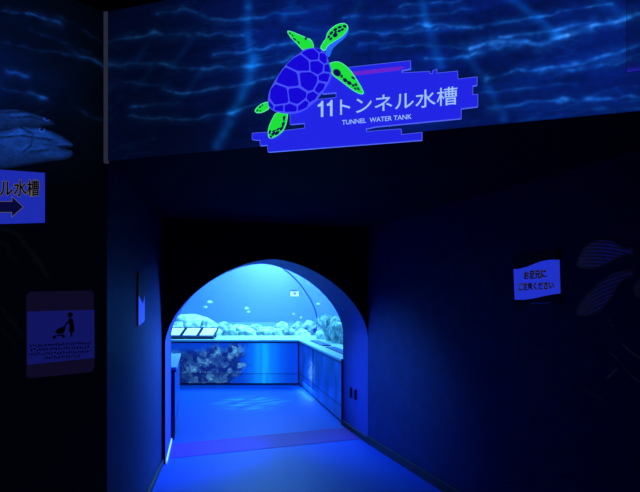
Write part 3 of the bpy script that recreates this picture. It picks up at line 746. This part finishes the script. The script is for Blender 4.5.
def rock(loc, size, seed, m, label, group=None, name='reef_rock', rough=.35, sub=4):
    bm = bmesh.new(); bmesh.ops.create_icosphere(bm, subdivisions=sub, radius=1)
    off = Vector((seed*3.1, seed*1.7, seed*.9))
    for v in bm.verts:
        p = v.co.copy(); q = p*1.3+off
        h = mnoise.fractal(q, 1.0, 2.0, 4)*rough+abs(mnoise.noise(q*2.7))*rough*.5+mnoise.noise(p*7+off)*rough*.14
        p = p*(1+h); p.z = max(p.z, -.55)
        v.co = Vector((p.x*size[0], p.y*size[1], p.z*size[2]))
    o = bmobj(name, bm, m, None, True); o.location = (loc[0], loc[1], .68+size[2]*.5)
    return tag(o, label, 'rock' if 'rock' in name else 'coral', group)
def at(x, y, Y): return ((x-CX)/F*Y, Y, EYE+(HY-y)/F*Y)
GR = 'pale rocks heaped along the far tank window'
SH_L = 'pale lumpy rock in the low heap behind the far window'
def prock(x, ytop, wpx, Y, seed, m, label, **kw):
    X, _, zt = at(x, ytop, Y); hz = max(.05, (zt-.68)/1.5); w = wpx/2/F*Y
    return rock((X, Y), (w, min(.32, max(.14, w*.8)), hz), seed, m, label, **kw)
prock(190,314,44,10.85,1,M_rock,'biggest pale boulder, rising above the information panels', rough=.25)
prock(170,320,26,10.1,2,M_rock,'pale boulder against the arch edge beside the biggest boulder', rough=.3)
prock(209,320,18,10.15,3,M_rock,'rounded pale rock at the open foot of the biggest boulder', rough=.3)
for i, (x, y, w, Y) in enumerate([(224,323,24,10.3),(240,325,22,10.1),(232,326,18,10.02),(254,325,20,10.35),(266,327,20,10.05),(248,328,18,9.98),(281,326,18,10.3),(276,329,14,10.0),(214,327,16,10.0),(290,328,14,10.15)]):
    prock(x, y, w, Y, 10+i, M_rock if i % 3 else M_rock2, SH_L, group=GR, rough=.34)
prock(283,322.5,14,10.6,31,M_rock,'pale flat-topped rock at the end of the low heap', rough=.3)
prock(297,323,12,10.5,32,M_rock2,'mottled rock standing alone left of the small purple fish' .replace(' left of',' beside'), rough=.45)
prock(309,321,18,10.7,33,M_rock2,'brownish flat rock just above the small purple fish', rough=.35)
prock(302,330,16,10.05,34,M_rock,'low pale rock at the foot of the window near the pane joint', rough=.4)
# corals behind the side window
def coral(x, ytop, wpx, Y, seed, label, group=None):
    """branching coral: a stub and tapering forked branches"""
    X, _, zt = at(x, ytop, Y); H = zt-.68; w = wpx/2/F*Y
    r = random.Random(seed); bm = bmesh.new()
    def branch(p, d, l, rad, lev):
        steps = 4; prev = None
        for i in range(steps+1):
            c = p+d*l*i/steps; rr = rad*(1-.35*i/steps); a = d.orthogonal().normalized(); b = d.cross(a).normalized()
            ring = [bm.verts.new(c+(a*math.cos(2*math.pi*j/6)+b*math.sin(2*math.pi*j/6))*rr*(1+.15*r.uniform(-1,1))) for j in range(6)]
            if prev:
                for j in range(6): bm.faces.new([prev[j],prev[(j+1)%6],ring[(j+1)%6],ring[j]])
            prev = ring
        bm.faces.new(prev)
        if lev:
            for _ in range(r.choice((2,3))):
                nd = (d+Vector((r.uniform(-.8,.8),r.uniform(-.6,.6),r.uniform(.0,.5)))).normalized()
                branch(p+d*l*r.uniform(.65,.98), nd, l*.68, rad*.66, lev-1)
    for _ in range(6):
        branch(Vector((r.uniform(-w*.5,w*.5), r.uniform(-.06,.06), -.03)), Vector((r.uniform(-.6,.6),r.uniform(-.3,.3),1)).normalized(), H*.42, .045, 3)
    o = bmobj('branching_coral', bm, M_rock, None, True); o.location = (X, Y, .68); return tag(o, label, 'coral', group)
coral(333,308,16,8.6,5,'tall pale branching coral behind the side window by the arch edge')
coral(324,314,14,9.4,6,'pale branching coral behind the side window, between pane joint and tall coral')
coral(338,318,12,8.1,9,'low pale branching coral in front of the tall coral behind the side window')
prock(330,326,22,8.9,41,M_rock,'pale rock at the foot of the corals behind the side window', rough=.4)
prock(343,324,22,8.3,42,M_rock,'pale rock against the arch edge behind the side window', rough=.4)
prock(322,327,10,9.7,43,M_rock2,'small mottled rock beside the pane joint behind the side window', rough=.4)
coral(294,322,8,10.3,13,'little pale coral sprig on the rocks of the low heap')

# fish
def fish_mesh(L, deep, mats):
    bm = bmesh.new(); N, R = 14, 12; rings = []
    for i in range(N+1):
        t = i/N; x = (t-.5)*L*.8; h = deep*L*.5*math.sin(math.pi*min(1, t**.75*.96+.02))**.8+.012*L; w = h*.42
        rings.append([bm.verts.new((x, w*math.cos(2*math.pi*j/R), h*math.sin(2*math.pi*j/R))) for j in range(R)])
    for i in range(N):
        for j in range(R): bm.faces.new([rings[i][j],rings[i][(j+1)%R],rings[i+1][(j+1)%R],rings[i+1][j]])
    bm.faces.new(rings[0][::-1]); bm.faces.new(rings[-1]); return bm
def fish(loc, L, rz, deep, m, label, group=None):
    e = empty('fish', loc); e.rotation_euler = (0,0,rz)
    bmobj('body', fish_mesh(L, deep, m), m, e, True)
    def fin(name, pts, th=.004):
        bm = bmesh.new(); a = [bm.verts.new((x*L, th*L*2, z*L)) for x, z in pts]; b = [bm.verts.new((x*L, -th*L*2, z*L)) for x, z in pts]
        bm.faces.new(a); bm.faces.new(b[::-1]); kk = len(pts)
        for i in range(kk): bm.faces.new([a[i],b[i],b[(i+1)%kk],a[(i+1)%kk]])
        bmobj(name, bm, m, e)
    fin('tail_fin', [(.36,0),(.55,deep*.55),(.50,0),(.55,-deep*.55)])
    fin('dorsal_fin', [(-.12,deep*.44),(.02,deep*.62),(.24,deep*.45),(.26,deep*.2)])
    return tag(e, label, 'fish', group)
M_fp = mat('purple_blue_fish_skin', (.02,.03,.30,1), .5, .4); M_fs = mat('silver_fish_skin', (.75,.85,.9,1), .35, .6)
fish(at(315.5,330.5,9.95), .13, .1, .85, M_fp, 'plump purple-blue fish hovering over the rocks by the pane joint')
GF = 'small pale fish drifting in open water'
for x, y, L, r, lab in ((209.6,302,.12,.2,'pale small fish highest of the pair above the biggest boulder'),(205.5,307.3,.11,2.9,'pale small fish lowest of the pair above the biggest boulder'),
  (246.5,308.3,.13,.9,'brightest small pale fish in open water above the low heap'),(248.5,311.8,.08,.4,'tiny pale fish just under the brightest small fish'),(301,317.5,.10,1.2,'small pale fish above the flat rocks near the pane joint'),
  (293.5,314,.07,.5,'tiny faint fish in open water above the mottled rock'),(318,304,.09,.3,'small pale fish behind the side window close to the pane joint')):
    fish(at(x,y,11.0 if x < 310 else 10.2), L, r, .42, M_fs, lab, GF)
# white notice stuck on the curved pane
X, Y0, Z0 = at(294.7,293,9.40)
M_nw = mat('white_sticker', (.9,.92,.95,1), .5, .3, (.8,.9,1,1), .55); M_nb = mat('blue_sticker_band', (.02,.2,.75,1), .5, .3)
e = empty('window_notice', (X, Y0, Z0)); az = Vector((0,-.75,.66)).normalized(); ax = Vector((1,0,0)); an = ax.cross(az)
bm = bmesh.new(); bm_box(bm, (0,0,0), ax, an, az, (-.075,0,-.085), (.07,.003,.045)); bmobj('sheet', bm, M_nw, e)
bm = bmesh.new(); bm_box(bm, (0,0,0), ax, an, az, (-.075,0,.046), (.045,.003,.085)); bmobj('band', bm, M_nb, e)
bm = bmesh.new(); bm_box(bm, (0,0,0), ax, an, az, (-.025,-.0015,-.04), (.025,.0045,.02)); bmobj('mark', bm, mat('pale_blue_mark', (.2,.35,.8,1), .5), e)
tag(e, 'small white notice with blue band stuck high on the curved far window', 'sign')

# ------------------------------------------------------------------ lights
def area(name, loc, size, power, color, target=None, sy=None):
    l = bpy.data.lights.new(name, 'AREA'); l.energy = power; l.color = color; l.size = size
    if sy: l.shape = 'RECTANGLE'; l.size_y = sy
    o = bpy.data.objects.new(name, l); o.location = loc; COL.objects.link(o)
    d = (Vector(target) if target else Vector((loc[0],loc[1],0)))-Vector(loc)
    o.rotation_euler = d.to_track_quat('-Z','Y').to_euler(); return o
area('tank_lamp', (-1.35,14.1,3.3), 1.2, 330, (.56,.62,1), (-1.5,15.5,2.0), .8)
area('tank_lamp', (-2.2,11.8,3.3), 5.0, 340, (.12,.42,1), (-2.0,14.0,.9), 1.6)
area('tank_lamp', (-1.2,10.3,3.3), 1.4, 270, (.26,.76,1), None, 1.0)
area('tank_lamp', (2.0,9.4,3.3), 1.2, 210, (.2,.62,1), (.8,9.2,.8), 1.4)
area('added_tunnel_fill', (-.9,7.9,3.0), 2.0, 80, (.05,.78,1), None, 1.6)  # added lamp above the vault to light the walkway
area('added_tunnel_fill', (-1.1,7.6,2.45), 1.0, 30, (.02,.10,1), (-.45,3.4,.2), .3)  # added out of view, throws blue light out through the arch
o = area('added_kick_fill', (0,0,.11), .95, 1.7, (.15,.8,1), None, .03)  # added lamp for the bright strip on the floor by the counter
q0 = CO+RD*.75-RN*.03; o.location = (q0.x,q0.y,.12); o.rotation_euler = (0,0,math.atan2(RD.y,RD.x))
def caustic_spot(loc, aim, power, ang, seed):  # added spot, noise pattern stands in for ripple light on the floor
    l = bpy.data.lights.new('added_ripple_spot', 'SPOT'); l.energy = power; l.color = (.15,.7,1); l.spot_size = math.radians(ang); l.spot_blend = .8; l.shadow_soft_size = .02
    l.use_nodes = True; nt = l.node_tree; em = nt.nodes['Emission']; tc = nt.nodes.new('ShaderNodeTexCoord')
    mp = nt.nodes.new('ShaderNodeMapping'); mp.inputs['Location'].default_value = (seed,seed*.3,0); mp.inputs['Scale'].default_value = (9,34,1)
    ns_ = nt.nodes.new('ShaderNodeTexNoise'); ns_.inputs['Scale'].default_value = 1.0; ns_.inputs['Detail'].default_value = 3
    r = nt.nodes.new('ShaderNodeValToRGB'); r.color_ramp.elements[0].position = .46; r.color_ramp.elements[1].position = .72
    nt.links.new(tc.outputs['Normal'], mp.inputs['Vector']); nt.links.new(mp.outputs['Vector'], ns_.inputs['Vector']); nt.links.new(ns_.outputs['Fac'], r.inputs['Fac'])
    nt.links.new(r.outputs['Color'], em.inputs['Strength'])
    o = bpy.data.objects.new('added_ripple_spot', l); COL.objects.link(o); o.location = loc; o.rotation_euler = (Vector(aim)-Vector(loc)).to_track_quat('-Z','Y').to_euler()
caustic_spot((-1.15,7.6,2.9), (-.95,7.25,0), 2300, 24, 3.0)
def spot(loc, aim, power, ang, color):  # added spots hidden behind the arch jambs to brighten the passage walls
    l = bpy.data.lights.new('hidden_arch_fill', 'SPOT'); l.energy = power; l.color = color; l.spot_size = math.radians(ang); l.spot_blend = 1; l.shadow_soft_size = .13
    o = bpy.data.objects.new('hidden_arch_fill', l); COL.objects.link(o); o.location = loc; o.rotation_euler = (Vector(aim)-Vector(loc)).to_track_quat('-Z','Y').to_euler()
spot((-1.72,5.72,.98), (.54,5.08,.5), 430, 50, (.03,.16,1))
spot((.492,6.275,1.15), (-1.38,4.45,.55), 1700, 58, (.03,.16,1))
w = bpy.data.worlds.new('dark_hall'); SC.world = w; w.use_nodes = True
bg = w.node_tree.nodes['Background']; bg.inputs[0].default_value = (.10,.16,1,1); bg.inputs[1].default_value = .003

# ------------------------------------------------------------------ camera
cam = bpy.data.cameras.new('camera'); co = bpy.data.objects.new('camera', cam); COL.objects.link(co)
co.location = (0,0,EYE); co.rotation_euler = (math.radians(90),0,0)
cam.sensor_width = 36; cam.lens = 36*F/640; cam.shift_y = (HY-246)/640; cam.clip_start = .05
SC.camera = co
SC.view_settings.view_transform = 'Standard'; SC.view_settings.look = 'None'
SC.cycles.use_denoising = True; SC.cycles.max_bounces = 8; SC.cycles.transparent_max_bounces = 24
SC.cycles.caustics_reflective = False; SC.cycles.caustics_refractive = False
